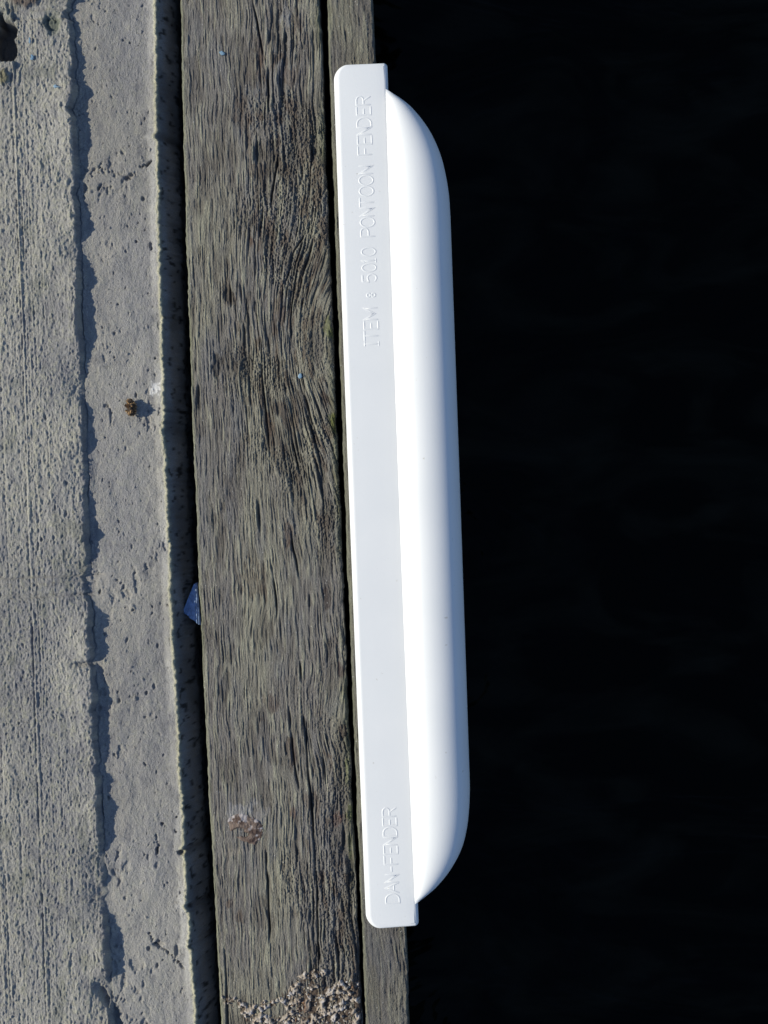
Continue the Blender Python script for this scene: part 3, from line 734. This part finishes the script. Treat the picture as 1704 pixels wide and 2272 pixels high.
def wedge():
    # ribbed blue wedge caught in the gap
    z0 = -.0195
    out = [W(a, b, z0) for a, b in ((431, 1296), (423, 1313), (414, 1336), (406, 1357), (409, 1365), (416, 1373), (423, 1381), (431, 1384), (440, 1386), (446, 1372), (446, 1340), (442, 1310))]
    apex = Vector((out[0][0]+.003, out[0][1]+.004, 0))
    n = len(out); cx = sum(p[0] for p in out)/n; cy = sum(p[1] for p in out)/n
    rows = 16; cols = 66; V = []; F = []
    # fan of ribs from the apex to the far rim
    rimL = Vector((*W(405, 1357, z0), 0)); rimR = Vector((*W(446, 1388, z0), 0))
    for i in range(rows+1):
        t = i/rows
        for j in range(cols+1):
            s = j/cols
            rim = rimL.lerp(rimR, s); rim.y -= .0006*math.sin(s*17)
            st = Vector((*W(430, 1296, z0), 0)).lerp(Vector((*W(438, 1292, z0), 0)), s)
            q = st.lerp(rim, t)
            z = .0035*math.sin(s*math.pi*.9)*(.4+.6*t)+.00028*(.3+t)*math.sin(s*cols*.75)+.00012*math.sin(s*31+1)+.0003*math.sin(t*40)
            V.append((q.x-cx, q.y-cy, z))
    nn = len(V)
    V += [(x, y, z-.0012) for x, y, z in V]
    c1 = cols+1
    for i in range(rows):
        for j in range(cols):
            a = i*c1+j; F.append((a, a+c1, a+c1+1, a+1)); F.append((nn+a, nn+a+1, nn+a+c1+1, nn+a+c1))
    edge = [j for j in range(c1)]+[i*c1+cols for i in range(1, rows+1)]+[rows*c1+j for j in range(cols-1, -1, -1)]+[i*c1 for i in range(rows-1, 0, -1)]
    for k in range(len(edge)):
        a, b = edge[k], edge[(k+1) % len(edge)]; F.append((a, b, nn+b, nn+a))
    m = mat_plain('blue_shell', (.20, .29, .46), rough=.5, spec=.4, scale=260, amp=.35)
    o = link('shell_fragment', raw_mesh('shell_fragment', V, F), m)
    o.location = (cx, cy, z0)
    tag(o, 'blue ribbed wedge-shaped shell fragment wedged in the dark gap beside the wide plank', 'shell')
wedge()

M_chip = mat_plain('pale_blue_chip', (.15, .25, .34), rough=.45, spec=.5, scale=900, amp=.4)
def chip(px, py, z, sx, sy, rot, seed, label):
    x, y = W(px, py, z)
    V = []; F = []; rng = np.random.default_rng(seed); n = 7
    rr = 1+.25*rng.normal(size=n)
    for lay, (k, zz) in enumerate(((1, 0), (1, .0005), (.55, .0011))):
        for i in range(n):
            a = 2*math.pi*i/n; V.append((k*rr[i]*sx*math.cos(a), k*rr[i]*sy*math.sin(a), zz))
    for l in range(2):
        for i in range(n):
            j = (i+1) % n; F.append((l*n+i, l*n+j, (l+1)*n+j, (l+1)*n+i))
    F.append(tuple(range(n))[::-1]); F.append(tuple(2*n+i for i in range(n)))
    o = link('shell_chip', raw_mesh('shell_chip', V, F), M_chip, smooth=False)
    o.location = (x, y, z); o.rotation_euler = (.12, -.1, rot)
    tag(o, label, 'shell chip', 'blue shell chips scattered on the deck')
G = Z_UP+.0012
chip(66, 90, G, .0013, .0034, .1, 1, 'slim pale blue shell chip nearest the upper left corner of the concrete')
chip(71, 126, G, .0024, .0030, .3, 2, 'pale blue-grey rounded shell chip just below the slim one on the concrete')
chip(125, 192, G, .0042, .0022, -.2, 3, 'bright blue shell chip beside the concrete step')
chip(493, 119, .0009, .0038, .0021, -.2, 4, 'deep blue shell chip on the wide plank near its upper end')
chip(667, 834, .0009, .0024, .0034, -.3, 5, 'pale blue shell chip on the swirling knot grain of the wide plank')

# pale crumbly crust across the lower end of the wide plank
def crust():
    rng = np.random.default_rng(21)
    paths = [([(500, 2215), (520, 2226), (550, 2238), (590, 2232), (612, 2222), (640, 2214), (655, 2200), (668, 2180), (690, 2165), (712, 2160)], .0028, 170),
             ([(675, 2205), (700, 2215), (720, 2222), (735, 2215), (752, 2200), (772, 2190), (782, 2205), (790, 2220)], .0045, 260),
             ([(650, 2250), (690, 2238), (720, 2235), (760, 2240), (790, 2250)], .0035, 200),
             ([(545, 2240), (570, 2262), (610, 2268), (650, 2262), (700, 2266), (740, 2272), (780, 2264)], .0045, 260),
             ([(560, 2300), (640, 2310), (700, 2300), (770, 2310)], .008, 160), ([(690, 2185), (700, 2200), (712, 2212)], .002, 40), ([(640, 2235), (660, 2222), (680, 2230), (705, 2228)], .003, 60), ([(720, 2250), (750, 2225), (770, 2215)], .003, 60)]
    V = []; F = []; cols = []
    for pts, sp, n in paths:
        pts = np.array(pts, float); seg = np.linalg.norm(np.diff(pts, axis=0), axis=1); cum = np.concatenate([[0], np.cumsum(seg)])
        for k in range(int(n*.55)):
            t = rng.uniform(0, cum[-1]); px = np.interp(t, cum, pts[:, 0]); py = np.interp(t, cum, pts[:, 1])
            x, y = W(px, py); x += rng.normal()*sp*.75; y += rng.normal()*sp*.75
            if x > float(bR(y))-.001 or x < float(bL(y))+.001: continue
            s = .00045+.0011*rng.random()**2.5
            z = height_at(BG, x, y)
            bv, bf = blob(int(rng.integers(1e4)), s*rng.uniform(.8, 1.5), s*rng.uniform(.8, 1.5), s*rng.uniform(.5, .9), n=4, rough=1.2, fr=3)
            base = len(V); V += [(a+x, b+y, c+z+s*.25) for a, b, c in bv]; F += [tuple(base+i for i in f) for f in bf]
            r = rng.random()
            cl = C(.48, .43, .36) if r < .45 else (C(.33, .27, .19) if r < .75 else (C(.17, .10, .06) if r < .92 else C(.45, .45, .46)))
            cols += [cl*rng.uniform(.75, 1.15)]*len(bv)
    # crumbling bed under the loose grains
    xs = np.arange(W(495, 2272)[0]-.004, W(806, 2272)[0], .0008); ysb = np.arange(W(700, 2330)[1], W(700, 2150)[1], .0008)
    XB, YB = np.meshgrid(xs, ysb); D = np.full(XB.shape, 9.0)
    for pts, sp, n in paths:
        q = [np.array(W(a, b)) for a, b in pts]
        for a, b in zip(q[:-1], q[1:]):
            ab = b-a; t = np.clip(((XB-a[0])*ab[0]+(YB-a[1])*ab[1])/ab.dot(ab), 0, 1)
            D = np.minimum(D, np.hypot(XB-a[0]-t*ab[0], YB-a[1]-t*ab[1])/(sp*2.1+.0016))
    nz = fbm(XB*190, YB*190, 301, 4, .6)
    m_ = 1-sst(.35, 1.25, D+.55*nz)
    m_ = np.minimum(m_, sst(.0005, .003, bR(YB)-XB))*sst(.0005, .003, XB-bL(YB))
    cl_ = sst(-.12, .42, fbm(XB*185, YB*185, 311, 4, .6)-.12*D)
    ZB = -.0045+m_*(.0040+.0036*cl_+.0007*fbm(XB*420, YB*420, 303, 3, .6)+.0007*vn(XB*700, YB*700, 305))
    cb = mix(C(.085, .062, .046), C(.37, .31, .245), cl_)
    cb = mix(cb, C(.52, .48, .46), .8*cl_*sst(.0, .6, fbm(XB*320, YB*320, 309, 2)))
    cb = mix(cb, C(.11, .055, .035), .85*np.exp(-((XB-W(672, 2235)[0])/.006)**2-((YB-W(672, 2235)[1])/.011)**2))
    n0 = len(V); hh, ww_ = XB.shape
    V += [tuple(v) for v in np.stack([XB, YB, ZB], -1).reshape(-1, 3)]
    F += [(n0+i*ww_+j, n0+i*ww_+j+1, n0+(i+1)*ww_+j+1, n0+(i+1)*ww_+j) for i in range(hh-1) for j in range(ww_-1) if m_[i:i+2, j:j+2].max() > .02]
    cols += list(cb.reshape(-1, 3))
    me = bpy.data.meshes.new('crumbly_crust'); me.from_pydata(V, [], F); me.update(); set_col(me, np.array(cols))
    tag(link('crumbly_crust', me, M_crust), 'pale crumbly crust of grit scattered across the lower end of the wide plank', kind='stuff')
crust()
